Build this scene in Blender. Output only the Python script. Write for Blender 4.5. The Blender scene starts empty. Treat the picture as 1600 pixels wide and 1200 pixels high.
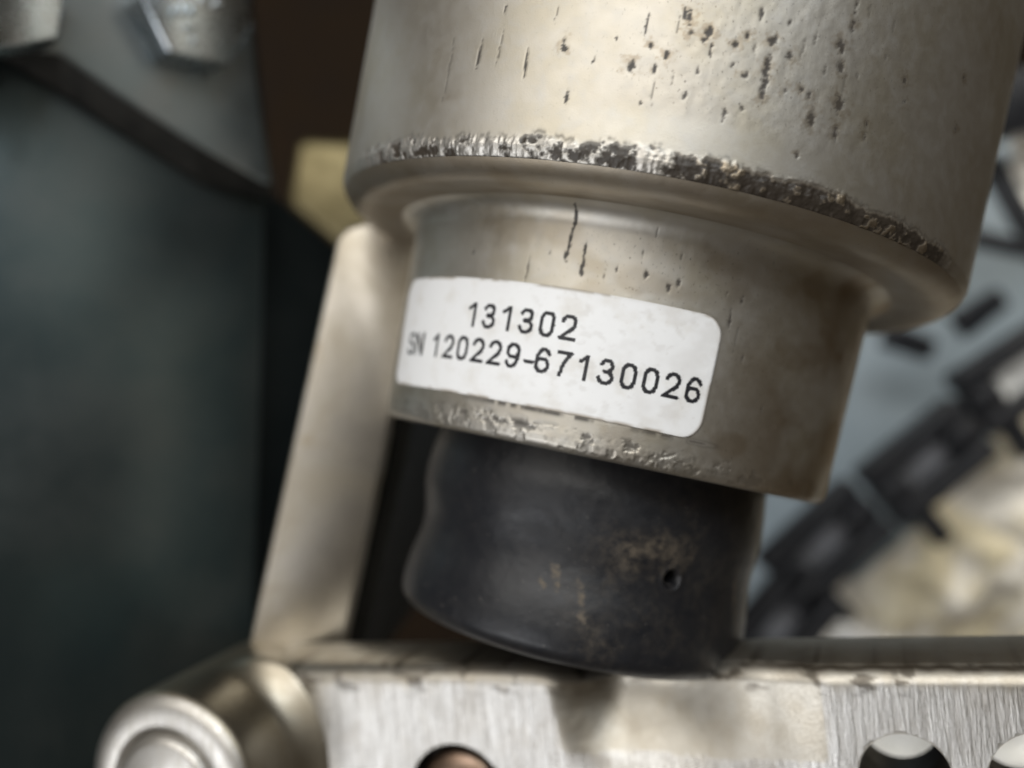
import bpy, bmesh, math, random
import numpy as np
from mathutils import Vector, Matrix

scene = bpy.context.scene
R = math.radians
MM = 0.001
# ------------------------------------------------------------------ camera
FPX = 1488.0                                   # focal length in pixels of a 1600 px wide picture
cd = bpy.data.cameras.new('camera')
cam = bpy.data.objects.new('camera', cd)
scene.collection.objects.link(cam)
cam.location = (0, 0, 0)
cam.rotation_euler = (R(90), 0, 0)             # looks along +Y, picture up is +Z
cd.sensor_width = 36.0
cd.lens = 36.0 * FPX / 1600.0
cd.clip_start = 0.005
cd.clip_end = 20.0
cd.dof.use_dof = True
cd.dof.focus_distance = 0.0808
cd.dof.aperture_fstop = 11.5
scene.camera = cam
# ------------------------------------------------------------------ world and lamps
world = bpy.data.worlds.new('World')
scene.world = world
world.use_nodes = True
bg = world.node_tree.nodes['Background']
bg.inputs['Color'].default_value = (0.64, 0.49, 0.31, 1)
bg.inputs['Strength'].default_value = 0.07


def area(name, loc, target, sx, sy, power, color):
    ld = bpy.data.lights.new(name, 'AREA')
    ld.shape = 'RECTANGLE'
    ld.size, ld.size_y = sx, sy
    ld.energy = power
    ld.color = color
    o = bpy.data.objects.new(name, ld)
    scene.collection.objects.link(o)
    o.location = loc
    d = Vector(target) - Vector(loc)
    o.rotation_euler = d.to_track_quat('-Z', 'Y').to_euler()
    return o


area('workshop_lamp', (-0.34, -0.58, 0.44), (0.0, 0.1, 0.0), 0.90, 0.60, 5.0, (1.0, 0.975, 0.93))
area('window_lamp', (-0.50, -0.42, -0.36), (0.0, 0.1, -0.02), 0.42, 0.36, 2.4, (0.95, 0.97, 1.0))
area('ceiling_lamp', (0.16, -0.58, 0.56), (0.05, 0.12, 0.0), 0.55, 0.40, 2.8, (0.90, 0.96, 1.0))
q = area('rag_fill_light', (0.24, 0.16, 0.22), (0.15, 0.25, -0.05), 0.16, 0.16, 0.12, (1.0, 0.95, 0.85))  # unseen fill light added to brighten the rag and right background
q.data.spread = R(60)
# ------------------------------------------------------------------ exposure
scene.view_settings.view_transform = 'Standard'
scene.view_settings.look = 'None'
scene.view_settings.exposure = 0.03
scene.view_settings.gamma = 1.0
scene.view_settings.use_curve_mapping = False
scene.render.engine = 'CYCLES'
scene.cycles.use_denoising = True
scene.cycles.max_bounces = 6
scene.cycles.caustics_reflective = False
scene.cycles.caustics_refractive = False

# ================================================================== helpers
random.seed(4)
TAB = np.random.RandomState(7).rand(256, 256)


def vnoise(x, y, seed=0):
    x = np.asarray(x, float) + seed * 17.31
    y = np.asarray(y, float) + seed * 9.77
    xi = np.floor(x).astype(int); yi = np.floor(y).astype(int)
    fx = x - xi; fy = y - yi
    fx = fx * fx * (3 - 2 * fx); fy = fy * fy * (3 - 2 * fy)
    a = TAB[xi % 256, yi % 256]; b = TAB[(xi + 1) % 256, yi % 256]
    c = TAB[xi % 256, (yi + 1) % 256]; d = TAB[(xi + 1) % 256, (yi + 1) % 256]
    return (a * (1 - fx) + b * fx) * (1 - fy) + (c * (1 - fx) + d * fx) * fy


def fbm(x, y, oct=4, seed=0, gain=0.5):
    s = 0; a = 1; t = 0
    for k in range(oct):
        s = s + a * vnoise(np.asarray(x) * 2 ** k, np.asarray(y) * 2 ** k, seed + k * 3)
        t += a; a *= gain
    return s / t


def sst(a, b, x):
    t = np.clip((np.asarray(x, float) - a) / (b - a), 0, 1)
    return t * t * (3 - 2 * t)


def px(x, y, d):
    """point in mm at depth d behind pixel (x, y) of the 1600x1200 photograph"""
    return np.array([(x - 800) / FPX * d, d, (600 - y) / FPX * d])


def on_plane(x, y, P0, n):
    v = np.array([(x - 800) / FPX, 1.0, (600 - y) / FPX])
    return v * (np.dot(P0, n) / np.dot(v, n))


def unit(v):
    v = np.asarray(v, float)
    return v / np.linalg.norm(v)


def link(o, parent=None):
    scene.collection.objects.link(o)
    if parent is not None:
        o.parent = parent
    return o


def tag(o, label=None, cat=None, group=None, kind=None):
    if label: o['label'] = label
    if cat: o['category'] = cat
    if group: o['group'] = group
    if kind: o['kind'] = kind
    return o


BASE = {}


def thing(name, base, label, cat, group=None):
    o = bpy.data.objects.new(name, None)
    o.empty_display_size = 0.005
    o.location = Vector(base) * MM
    link(o)
    BASE[o.name] = np.array(base, float)
    tag(o, label, cat, group)
    return o


def base_of(parent):
    b = np.zeros(3)
    while parent is not None:
        b = b + np.array(parent.location) / MM
        parent = parent.parent
    return b


def mesh_obj(name, verts, faces, mat, parent=None, smooth=True, attrs=None, vecs=None):
    """verts in world mm; a top-level mesh gets its own origin at its lowest centre"""
    v = np.asarray(verts, float)
    if parent is None:
        org = np.array([v[:, 0].mean(), v[:, 1].mean(), v[:, 2].min()])
    else:
        org = base_of(parent)
    me = bpy.data.meshes.new(name)
    v = (v - org) * MM
    if isinstance(faces, np.ndarray):
        nf, k = faces.shape
        me.vertices.add(len(v)); me.vertices.foreach_set('co', v.ravel())
        me.loops.add(nf * k); me.loops.foreach_set('vertex_index', faces.ravel().astype(np.int32))
        me.polygons.add(nf)
        me.polygons.foreach_set('loop_start', np.arange(0, nf * k, k, dtype=np.int32))
        me.polygons.foreach_set('loop_total', np.full(nf, k, dtype=np.int32))
        me.update(calc_edges=True)
    else:
        me.from_pydata([tuple(q) for q in v], [], faces)
    me.polygons.foreach_set('use_smooth', np.full(len(me.polygons), bool(smooth)))
    for k, a in (attrs or {}).items():
        at = me.attributes.new(k, 'FLOAT', 'POINT'); at.data.foreach_set('value', np.asarray(a, np.float32).ravel())
    for k, a in (vecs or {}).items():
        at = me.attributes.new(k, 'FLOAT_VECTOR', 'POINT'); at.data.foreach_set('vector', np.asarray(a, np.float32).ravel())
    me.update()
    if mat: me.materials.append(mat)
    o = bpy.data.objects.new(name, me)
    if parent is None: o.location = Vector(org) * MM
    link(o, parent)
    return o


def grid_faces(n, m, wrap=False, flip=False):
    i = np.arange(n - 1)[:, None]
    j = np.arange(m if wrap else m - 1)[None]
    a = i * m + j; b = i * m + (j + 1) % m; c = (i + 1) * m + (j + 1) % m; d = (i + 1) * m + j
    f = np.stack([a, b, c, d], -1).reshape(-1, 4)
    return f[:, ::-1].copy() if flip else f


def grid_obj(name, P, mat, parent=None, wrap=False, flip=False, attrs=None, vecs=None):
    n, m = P.shape[:2]
    return mesh_obj(name, P.reshape(-1, 3), grid_faces(n, m, wrap, flip), mat, parent, True, attrs, vecs)


def solid(name, front, back, mat, parent=None, bevel=0.0, seg=2, smooth=True):
    """closed prism between two outlines (lists of mm points), edges bevelled"""
    n = len(front)
    v = np.array(list(front) + list(back), float)
    org = base_of(parent) if parent is not None else np.array([v[:, 0].mean(), v[:, 1].mean(), v[:, 2].min()])
    bm = bmesh.new()
    vs = [bm.verts.new(q) for q in (v - org)]
    bm.faces.new(vs[:n])
    bm.faces.new(vs[n:][::-1])
    for i in range(n):
        j = (i + 1) % n
        bm.faces.new((vs[i], vs[n + i], vs[n + j], vs[j]))
    bmesh.ops.recalc_face_normals(bm, faces=bm.faces)
    if bevel:
        bmesh.ops.bevel(bm, geom=list(bm.edges), offset=bevel, segments=seg, profile=0.5, affect='EDGES')
    return bm_obj(name, bm, mat, parent, org, smooth)


def bm_obj(name, bm, mat, parent, org, smooth=True):
    bmesh.ops.scale(bm, vec=(MM, MM, MM), verts=bm.verts)
    me = bpy.data.meshes.new(name)
    bm.to_mesh(me); bm.free()
    if smooth:
        me.polygons.foreach_set('use_smooth', np.full(len(me.polygons), True))
        me.set_sharp_from_angle(angle=R(38))
    me.materials.append(mat)
    o = bpy.data.objects.new(name, me)
    if parent is None: o.location = Vector(org) * MM
    link(o, parent)
    return o


def lathe(name, prof, base, axis, mat, parent=None, n=64, wob=0.0, seed=0):
    """revolve prof [(r, h)] (mm) about axis through base"""
    a = unit(axis)
    e1 = unit(np.cross(a, [0.3, 0.2, 0.9])); e2 = np.cross(a, e1)
    th = np.linspace(0, 2 * math.pi, n, endpoint=False)
    pr = np.array(prof, float)
    r = pr[:, 0][:, None] + (wob * (fbm(np.cos(th) * 3 + 5, np.sin(th) * 3 + 5, 3, seed)[None] - 0.5) if wob else 0 * th[None])
    P = np.array(base) + a * pr[:, 1][:, None, None] + r[..., None] * (e1 * np.cos(th)[None, :, None] + e2 * np.sin(th)[None, :, None])
    return grid_obj(name, P, mat, parent, wrap=True)


def arc(cx, cy, rx, ry, a0, a1, n=10):
    return [(cx + rx * math.cos(R(a0 + (a1 - a0) * k / n)), cy + ry * math.sin(R(a0 + (a1 - a0) * k / n))) for k in range(n + 1)]


# ================================================================== materials
class NT:
    def __init__(s, name):
        s.m = bpy.data.materials.new(name); s.m.use_nodes = True
        s.t = s.m.node_tree; s.p = s.t.nodes['Principled BSDF']
        s.tc = None

    def n(s, typ, **kw):
        q = s.t.nodes.new(typ)
        for k, v in kw.items(): setattr(q, k, v)
        return q

    def l(s, a, b): s.t.links.new(a, b)

    def val(s, sock, v):
        if hasattr(v, 'is_linked') or isinstance(v, bpy.types.NodeSocket): s.l(v, sock)
        else: sock.default_value = v

    def coord(s, scale=(1, 1, 1), attr=None, rot=(0, 0, 0)):
        """object coordinates in millimetres (or a stored surface coordinate)"""
        mp = s.n('ShaderNodeMapping')
        if attr:
            c = s.n('ShaderNodeAttribute', attribute_name=attr).outputs['Vector']; k = 1.0
        else:
            c = s.n('ShaderNodeTexCoord').outputs['Object']; k = 1000.0
        mp.inputs['Rotation'].default_value = rot
        mp.inputs['Scale'].default_value = tuple(k * q for q in scale)
        s.l(c, mp.inputs['Vector'])
        return mp.outputs['Vector']

    def noise(s, vec, scale=1.0, detail=4.0, rough=0.55, dist=0.0):
        q = s.n('ShaderNodeTexNoise')
        s.l(vec, q.inputs['Vector'])
        q.inputs['Scale'].default_value = scale; q.inputs['Detail'].default_value = detail
        q.inputs['Roughness'].default_value = rough; q.inputs['Distortion'].default_value = dist
        return q.outputs['Fac']

    def ramp(s, fac, a, b, lo=0.0, hi=1.0):
        q = s.n('ShaderNodeMapRange', interpolation_type='SMOOTHSTEP')
        s.val(q.inputs['Value'], fac)
        q.inputs['From Min'].default_value = a; q.inputs['From Max'].default_value = b
        q.inputs['To Min'].default_value = lo; q.inputs['To Max'].default_value = hi
        return q.outputs['Result']

    def attr(s, name): return s.n('ShaderNodeAttribute', attribute_name=name).outputs['Fac']

    def math(s, op, a, b=0.0):
        q = s.n('ShaderNodeMath', operation=op); s.val(q.inputs[0], a); s.val(q.inputs[1], b)
        return q.outputs[0]

    def mix(s, fac, a, b):
        q = s.n('ShaderNodeMix', data_type='RGBA')
        s.val(q.inputs['Factor'], fac)
        for k, v in (('A', a), ('B', b)):
            sk = [i for i in q.inputs if i.name == k and i.type == 'RGBA'][0]
            if isinstance(v, tuple): sk.default_value = (*v, 1.0) if len(v) == 3 else v
            else: s.l(v, sk)
        return [o for o in q.outputs if o.type == 'RGBA'][0]

    def bump(s, h, dist, strength=1.0, prev=None):
        q = s.n('ShaderNodeBump'); s.l(h, q.inputs['Height'])
        q.inputs['Distance'].default_value = dist * MM; s.val(q.inputs['Strength'], strength)
        if prev is not None: s.l(prev, q.inputs['Normal'])
        return q.outputs['Normal']

    def out(s, color=None, rough=None, metal=None, normal=None, **kw):
        for k, v in (('Base Color', color), ('Roughness', rough), ('Metallic', metal), ('Normal', normal)):
            if v is None: continue
            if isinstance(v, tuple): s.p.inputs[k].default_value = (*v, 1.0)
            else: s.val(s.p.inputs[k], v)
        for k, v in kw.items(): s.val(s.p.inputs[k.replace('_', ' ')], v)
        return s.m


def m_housing():
    s = NT('satin_plated_metal')
    c = s.coord(attr='sh')
    big = s.noise(c, 0.10, 4, 0.6)
    mid = s.noise(c, 0.7, 5, 0.6, 0.4)
    fine = s.noise(c, 6.0, 3)
    stain = s.ramp(big, 0.42, 0.66)
    col = s.mix(stain, (0.53, 0.50, 0.445), (0.48, 0.44, 0.36))
    col = s.mix(s.ramp(mid, 0.45, 0.75, 0, 0.30), col, (0.53, 0.53, 0.52))
    spk = s.noise(s.coord(attr='sh', scale=(1.6, 0.9, 1)), 2.4, 5, 0.65)
    specks = s.ramp(spk, 0.60, 0.68, 0, 0.7)
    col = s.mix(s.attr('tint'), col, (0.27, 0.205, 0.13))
    dirt = s.math('MAXIMUM', s.attr('dirt'), s.math('MULTIPLY', specks, s.attr('speckle')))
    wear = s.attr('wear')
    col = s.mix(s.math('MULTIPLY', wear, s.ramp(s.attr('tint'), 0.2, 0.8, 1.0, 0.15)), col, (0.58, 0.56, 0.53))
    col = s.mix(dirt, col, s.mix(wear, (0.024, 0.018, 0.013), (0.060, 0.048, 0.036)))
    rough = s.ramp(mid, 0.25, 0.8, 0.46, 0.52)
    rough = s.math('SUBTRACT', rough, s.math('MULTIPLY', wear, 0.02))
    metal = s.ramp(dirt, 0.2, 0.9, 0.92, 0.0)
    nb = s.bump(fine, 0.015, 0.55)
    nb = s.bump(mid, 0.05, 0.25, nb)
    chip = s.noise(s.coord(attr='sh', scale=(1.0, 0.45, 1)), 2.2, 3, 0.55, 0.6)
    nb = s.bump(chip, 0.10, s.math('MULTIPLY', wear, 0.6), nb)
    return s.out(col, rough, metal, nb)


def m_label():
    s = NT('white_label_film')
    c = s.coord(attr='sh')
    d = s.noise(c, 0.35, 4, 0.5, 0.0)
    col = s.mix(s.ramp(d, 0.48, 0.72, 0, 0.4), (0.87, 0.87, 0.87), (0.66, 0.62, 0.55))
    f = s.noise(c, 3.2, 5, 0.7)
    col = s.mix(s.ramp(f, 0.67, 0.74, 0, 0.8), col, (0.16, 0.13, 0.11))
    col = s.mix(s.attr('grime_dark'), col, (0.36, 0.31, 0.25))
    nb = s.bump(s.noise(c, 1.6, 4, 0.6), 0.06, 0.35)
    return s.out(col, 0.42, 0.0, nb, Specular_IOR_Level=0.45)


def m_ink():
    s = NT('black_thermal_print')
    f = s.noise(s.coord(attr='sh'), 4.0, 4, 0.7)
    col = s.mix(s.ramp(f, 0.58, 0.70, 0, 0.6), (0.012, 0.012, 0.016), (0.25, 0.25, 0.25))
    return s.out(col, 0.5, 0.0)


def m_rubber():
    s = NT('black_rubber')
    c = s.coord(attr='sh')
    d = s.attr('dust')
    f0 = s.noise(c, 1.1, 4, 0.55)
    f1 = s.noise(c, 6.0, 3, 0.6)
    f = s.math('ADD', s.math('MULTIPLY', f0, 0.6), s.math('MULTIPLY', f1, 0.4))
    g = s.noise(c, 0.5, 4, 0.6)
    fac = s.math('MULTIPLY', d, s.ramp(f, 0.38, 0.64, 0.04, 0.6))
    fleck = s.ramp(s.noise(c, 2.6, 3, 0.6), 0.68, 0.73, 0, 0.5)
    col = s.mix(s.ramp(g, 0.3, 0.7), (0.0095, 0.0105, 0.0135), (0.013, 0.0135, 0.016))
    col = s.mix(fac, col, (0.15, 0.12, 0.085))
    col = s.mix(fleck, col, (0.30, 0.27, 0.24))
    rough = s.math('ADD', s.ramp(g, 0.3, 0.7, 0.38, 0.44), s.math('MULTIPLY', fac, 0.3))
    nb = s.bump(f, 0.05, 0.5)
    return s.out(col, rough, 0.0, nb, Specular_IOR_Level=0.45)


def m_brushed():
    s = NT('brushed_cast_aluminium')
    b = s.attr('brushed')
    c = s.coord(attr='face_mm')
    st = s.noise(s.coord(attr='face_mm', scale=(1.5, 0.13, 1), rot=(0, 0, R(4))), 1.0, 5, 0.7)
    st2 = s.noise(s.coord(attr='face_mm', scale=(4.2, 0.28, 1), rot=(0, 0, R(-3))), 1.0, 3, 0.6)
    g = s.noise(c, 0.25, 4, 0.6)
    f = s.noise(c, 4.0, 4)
    cast = s.mix(s.ramp(g, 0.35, 0.7), (0.47, 0.44, 0.385), (0.41, 0.37, 0.305))
    pad = s.mix(s.ramp(st, 0.32, 0.68), (0.46, 0.44, 0.41), (0.68, 0.665, 0.64))
    pad = s.mix(s.ramp(s.noise(s.coord(attr='face_mm', scale=(0.16, 0.10, 1)), 1.0, 4, 0.6), 0.45, 0.70, 0, 0.55), pad, (0.36, 0.32, 0.27))
    pad = s.mix(s.ramp(st2, 0.58, 0.72, 0, 0.45), pad, (0.27, 0.24, 0.21))
    col = s.mix(b, cast, pad)
    col = s.mix(s.attr('grime_dark'), col, (0.05, 0.038, 0.025))
    rough = s.math('SUBTRACT', s.ramp(f, 0.3, 0.7, 0.42, 0.5), s.math('MULTIPLY', b, 0.02))
    nb = s.bump(f, 0.03, 0.3)
    nb = s.bump(st, 0.16, s.math('MULTIPLY', b, 0.9), nb)
    sc = s.noise(s.coord(attr='face_mm', scale=(0.5, 5.0, 1), rot=(0, 0, R(38))), 1.0, 3, 0.5)
    nb = s.bump(sc, 0.03, s.math('MULTIPLY', b, 0.5), nb)
    nb = s.bump(st2, 0.035, s.math('MULTIPLY', b, 0.6), nb)
    return s.out(col, rough, 1.0, nb)


def m_metal(name, c1, c2, rough, bs=0.25, fine=3.0, bump=0.05, metal=1.0, dark=None, streak=None, spec=0.5):
    s = NT(name)
    c = s.coord()
    if streak: g = s.noise(s.coord(scale=streak), bs, 5, 0.6, 0.3)
    else: g = s.noise(c, bs, 5, 0.6, 0.3)
    f = s.noise(c, fine, 4, 0.6)
    col = s.mix(s.ramp(g, 0.32, 0.68), c1, c2)
    if dark: col = s.mix(s.ramp(s.noise(c, bs * 2.7, 5, 0.65), 0.60, 0.74, 0, 0.8), col, dark)
    r = s.ramp(g, 0.3, 0.7, rough * 0.88, rough * 1.15)
    return s.out(col, r, metal, s.bump(f, bump, 0.45), Specular_IOR_Level=spec)


def m_rag():
    s = NT('soiled_cotton')
    c = s.coord()
    g = s.noise(c, 0.045, 4, 0.6, 0.6)
    h = s.noise(c, 0.16, 4, 0.6)
    col = s.mix(s.ramp(g, 0.42, 0.60), (0.74, 0.70, 0.63), (0.60, 0.53, 0.37))
    col = s.mix(s.ramp(h, 0.58, 0.74, 0, 0.45), col, (0.34, 0.24, 0.12))
    return s.out(col, 0.9, 0.0, s.bump(s.noise(c, 2.0, 4), 0.2, 0.5))


M = {}
M['housing'] = m_housing()
M['label'] = m_label()
M['ink'] = m_ink()
M['rubber'] = m_rubber()
M['brushed'] = m_brushed()
M['cast'] = m_metal('cast_aluminium', (0.52, 0.485, 0.43), (0.37, 0.33, 0.265), 0.38, 0.10, 2.5, 0.05, dark=(0.40, 0.34, 0.25))
M['boss'] = m_metal('cast_boss_metal', (0.44, 0.40, 0.33), (0.36, 0.315, 0.24), 0.40, 0.2, 3.0, 0.04)
M['boss_face'] = m_metal('turned_boss_face', (0.55, 0.53, 0.50), (0.47, 0.445, 0.40), 0.42, 0.9, 4.0, 0.06, streak=(3, 3, 0.5))
M['zinc_dark'] = m_metal('dark_zinc_plate', (0.10, 0.145, 0.16), (0.165, 0.195, 0.20), 0.38, 0.035, 1.2, 0.06, metal=0.92, dark=(0.12, 0.15, 0.155))
M['zinc'] = m_metal('grey_zinc_plate', (0.27, 0.315, 0.335), (0.33, 0.345, 0.34), 0.46, 0.10, 1.2, 0.06, dark=(0.22, 0.22, 0.20))
M['bolt'] = m_metal('zinc_bolt_steel', (0.50, 0.56, 0.60), (0.56, 0.59, 0.61), 0.27, 0.3, 2.0, 0.04)
M['khaki'] = m_metal('yellow_passivated_metal', (0.19, 0.16, 0.088), (0.15, 0.125, 0.066), 0.45, 0.2, 2.0, 0.05)
M['arm_dark'] = m_metal('black_inner_side', (0.012, 0.012, 0.010), (0.022, 0.021, 0.018), 0.5, 0.3, 2.0, 0.08, metal=0.0, spec=0.25)
M['pin'] = m_metal('dark_pin_steel', (0.26, 0.185, 0.14), (0.17, 0.115, 0.08), 0.35, 0.5, 3.0, 0.05)
M['hole'] = m_metal('dark_bore', (0.03, 0.026, 0.022), (0.05, 0.04, 0.03), 0.55, 0.5, 3.0, 0.05, metal=0.3)
M['panel'] = m_metal('blue_grey_paint', (0.25, 0.30, 0.335), (0.20, 0.245, 0.275), 0.45, 0.06, 0.8, 0.1, metal=0.0)
M['plastic'] = m_metal('black_plastic', (0.012, 0.013, 0.016), (0.020, 0.020, 0.022), 0.42, 0.15, 1.5, 0.08, metal=0.0, spec=0.25)
M['linkfloor'] = m_metal('grey_link_floor', (0.20, 0.20, 0.21), (0.15, 0.15, 0.16), 0.6, 0.2, 1.5, 0.08, metal=0.0)
M['edge'] = m_metal('shade_dark_edge', (0.030, 0.029, 0.026), (0.045, 0.042, 0.036), 0.6, 0.2, 1.5, 0.08, metal=0.4)  # shade of the flange's down-facing slope, put into the colour
M['shadowed'] = m_metal('shade_black_teal', (0.014, 0.020, 0.021), (0.024, 0.030, 0.030), 0.5, 0.05, 1.2, 0.06, metal=0.3, spec=0.2)
M['rag'] = m_rag()
M['paper'] = m_metal('white_cloth', (0.80, 0.79, 0.76), (0.72, 0.70, 0.65), 0.9, 0.08, 1.5, 0.2, metal=0.0)
M['backdrop'] = m_metal('dark_void_brown', (0.016, 0.010, 0.006), (0.022, 0.014, 0.008), 0.8, 0.05, 1.0, 0.1, metal=0.0, spec=0.08)

# ================================================================== setting
bp = [(-330, 345, -300), (330, 345, -300), (330, 345, 300), (-330, 345, 300)]
o = solid('dark_backdrop', bp, [(x, y + 8, z) for x, y, z in bp], M['backdrop'])  # near-black sheet added to stand for the unlit void behind
tag(o, kind='structure')

# ------------------------------------------------------------------ the two zinc plates on the left (both turned towards the right)
PN = unit([0.658, -0.752, 0.0])
PP = px(0, 600, 121.0)
PP2 = PP + PN * 5.5
f = [(-160, -20), (70, 60), (190, 130), (400, 282), (414, 330), (410, 560), (400, 900), (380, 1330), (-160, 1330)]
fr = [on_plane(x, y, PP, PN) for x, y in f]
o = solid('side_plate', fr, [q - PN * 4 for q in fr], M['zinc_dark'], bevel=0.5)
tag(o, 'large dark teal zinc side plate, smooth and out of focus, left of the pale arm', 'plate')
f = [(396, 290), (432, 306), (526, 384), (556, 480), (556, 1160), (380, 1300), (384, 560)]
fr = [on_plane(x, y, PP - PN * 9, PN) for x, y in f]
o = solid('shade_strip', fr, [q - PN * 4 for q in fr], M['shadowed'], bevel=0.5)  # added dark strip, its colour stands for the shade beside the arm
tag(o, 'narrow strip coloured near-black for the shade in the gap between the teal plate and the pale arm', 'plate')
f1 = [(-160, -120), (382, -120), (388, 0), (405, 160), (424, 292), (300, 221), (188, 150), (90, 82), (0, 76), (-160, 60)]
f2 = [(-160, -120), (392, -120), (396, 0), (412, 160), (432, 318), (318, 292), (205, 222), (100, 152), (0, 92), (-160, 68)]
fr = [on_plane(x, y, PP2, PN) for x, y in f1]
bk = [on_plane(x, y, PP + PN * 0.15, PN) for x, y in f2]
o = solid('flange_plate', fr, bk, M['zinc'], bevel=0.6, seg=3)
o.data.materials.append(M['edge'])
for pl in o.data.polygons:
    if abs(np.dot(np.array(pl.normal), PN)) < 0.80: pl.material_index = 1  # sloped faces carry their shade as a dark colour
tag(o, 'grey zinc flange plate with sloped edge, carrying the hex bolts at upper left', 'plate')


def hex_bolt(front_px, height, a, roll, label, marks):
    fc = on_plane(front_px[0], front_px[1], PP2 + PN * height, PN)
    base = fc - PN * height
    t = thing('hex_bolt', base, label, 'bolt', 'hex bolts on the flange plate')
    ez = np.array([0, 0, 1.0]); ex = unit(np.cross(ez, PN)) * 1.0
    if ex[0] < 0: ex = -ex
    ring = lambda rr, hh: [base + PN * hh + rr * (ex * math.cos(R(60 * k + roll)) + ez * math.sin(R(60 * k + roll))) for k in range(6)]
    solid('head', ring(a, height), ring(a * 1.0, 0.25), M['bolt'], t, bevel=0.55, seg=3)
    if marks:
        for (mx, mz, w, h) in marks:
            c = base + PN * (height - 0.05) + ex * mx + ez * mz
            q = [c + ex * (sx * w) + ez * (sz * h) for sx, sz in ((-1, -1), (1, -1), (1, 1), (-1, 1))]
            solid('raised_mark', [p + PN * 0.7 for p in q], q, M['bolt'], t, bevel=0.15, seg=2)
    return t


hex_bolt((312, 12), 5.5, 8.0, 0, 'zinc hex bolt head with raised marks, beside the dark gap', [(-3.6, -1.6, 0.35, 0.5), (-2.4, -1.0, 0.28, 0.8), (-1.2, -0.9, 0.28, 0.7), (-1.4, -3.2, 0.75, 0.32), (-1.0, -4.9, 0.3, 0.5), (2.6, 1.2, 0.6, 0.4), (0.4, 1.4, 0.35, 0.6)])
hex_bolt((4, -24), 5.5, 8.0, 22, 'zinc hex bolt head cut off by the upper left corner of the picture', None)

# ------------------------------------------------------------------ yellow block behind the barrel
f = [(444, 318), (462, 212), (640, 220), (660, 440), (570, 425), (522, 380)]
fr = [px(x, y, 205) for x, y in f]
bk = [px(x, y, 205) + np.array([4, 40, 0]) for x, y in f]
o = solid('spacer_block', fr, bk, M['khaki'], bevel=2.6, seg=4)
tag(o, 'yellowish passivated metal block half hidden behind the left edge of the barrel', 'block')

# ================================================================== the stepped housing
O = np.array([10.117, 110.0, -8.577])
AX = unit([0.20167, 0.05368, 0.97798])
UU = unit([0.01084, -0.99856, 0.05257])
SS = unit([0.97939, 0.0, -0.20196])


def cyl(r, h, th):
    r = np.asarray(r); h = np.asarray(h); th = np.asarray(th)
    return O + AX * h[..., None] + r[..., None] * (UU * np.cos(th)[..., None] + SS * np.sin(th)[..., None])


BARREL_PITS = [(-5.8,36.31,1.03,0.41),(-5.2,35.19,0.41,0.36),(-3.0,35.43,0.72,0.52),(-3.4,34.76,0.52,0.26),(-7.8,33.04,0.72,0.46),(2.0,35.80,0.41,0.41),(5.4,35.77,0.82,0.52),(8.2,34.88,0.67,0.52),(5.5,33.50,1.54,0.52),(5.5,32.34,1.75,0.46),(5.7,31.31,0.72,0.36),(15.2,37.09,0.93,0.62),(16.1,38.99,0.82,0.41),(16.0,40.59,1.13,0.21),(15.6,35.38,0.82,0.52),(16.6,32.44,1.13,0.72),(13.0,30.52,1.24,0.62),(16.9,29.97,0.93,0.41),(21.4,31.61,0.41,0.31),(21.6,30.69,0.62,0.36),(10.7,32.63,0.41,0.36),(1.1,29.08,0.72,0.26),(2.8,32.58,0.46,0.41),(0.8,34.85,0.52,0.41),(3.3,37.73,0.72,0.26),(16.6,34.12,2.37,0.15),(11.9,27.34,0.52,0.31),(-8.9,31.77,0.52,0.31),(26.3,36.50,0.52,0.36),(27.0,34.69,0.41,0.31),(38.7,39.60,0.41,0.31),(-12.0,31.84,0.77,0.57),(-10.2,33.68,0.41,0.31),(-22.0,33.51,0.72,0.36),(-21.8,32.70,0.36,0.41),(-20.1,28.79,1.24,0.26),(-8.6,29.84,1.75,0.15),(-31.8,32.82,2.27,0.15),(-35.2,32.37,1.65,0.26),(-27.1,31.64,1.75,0.21),(-40.6,31.49,3.91,0.15),(-32.2,36.40,0.82,0.21),(-23.9,35.51,1.44,0.10),(-7.1,35.81,1.13,0.15),(-11.2,35.31,1.34,0.21),(7.2,37.65,0.41,0.26),(0.9,33.27,0.62,0.26),(-2.3,33.93,1.03,0.21),(8.5,32.17,0.46,0.31),(11.9,32.30,0.46,0.31),(3.3,29.90,0.41,0.26),(18.3,35.09,0.41,0.26),(22.2,37.53,0.46,0.21),(22.6,40.38,0.93,0.15),(39.4,35.18,0.41,0.31),(-14.8,33.90,0.62,0.21),(-17.4,31.88,0.52,0.21),(-12.2,25.01,0.41,0.15),(-3.4,32.21,0.62,0.21),(-4.4,29.99,0.52,0.26),(-10.0,28.91,0.41,0.21),(9.7,35.92,1.34,0.15),(3.4,34.68,1.34,0.15),(-6.5,31.36,1.03,0.15),(-6.5,36.66,0.93,0.21),(13.4,34.71,0.52,0.21),(11.1,36.98,0.62,0.21),(18.1,40.75,1.03,0.15)]
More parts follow.
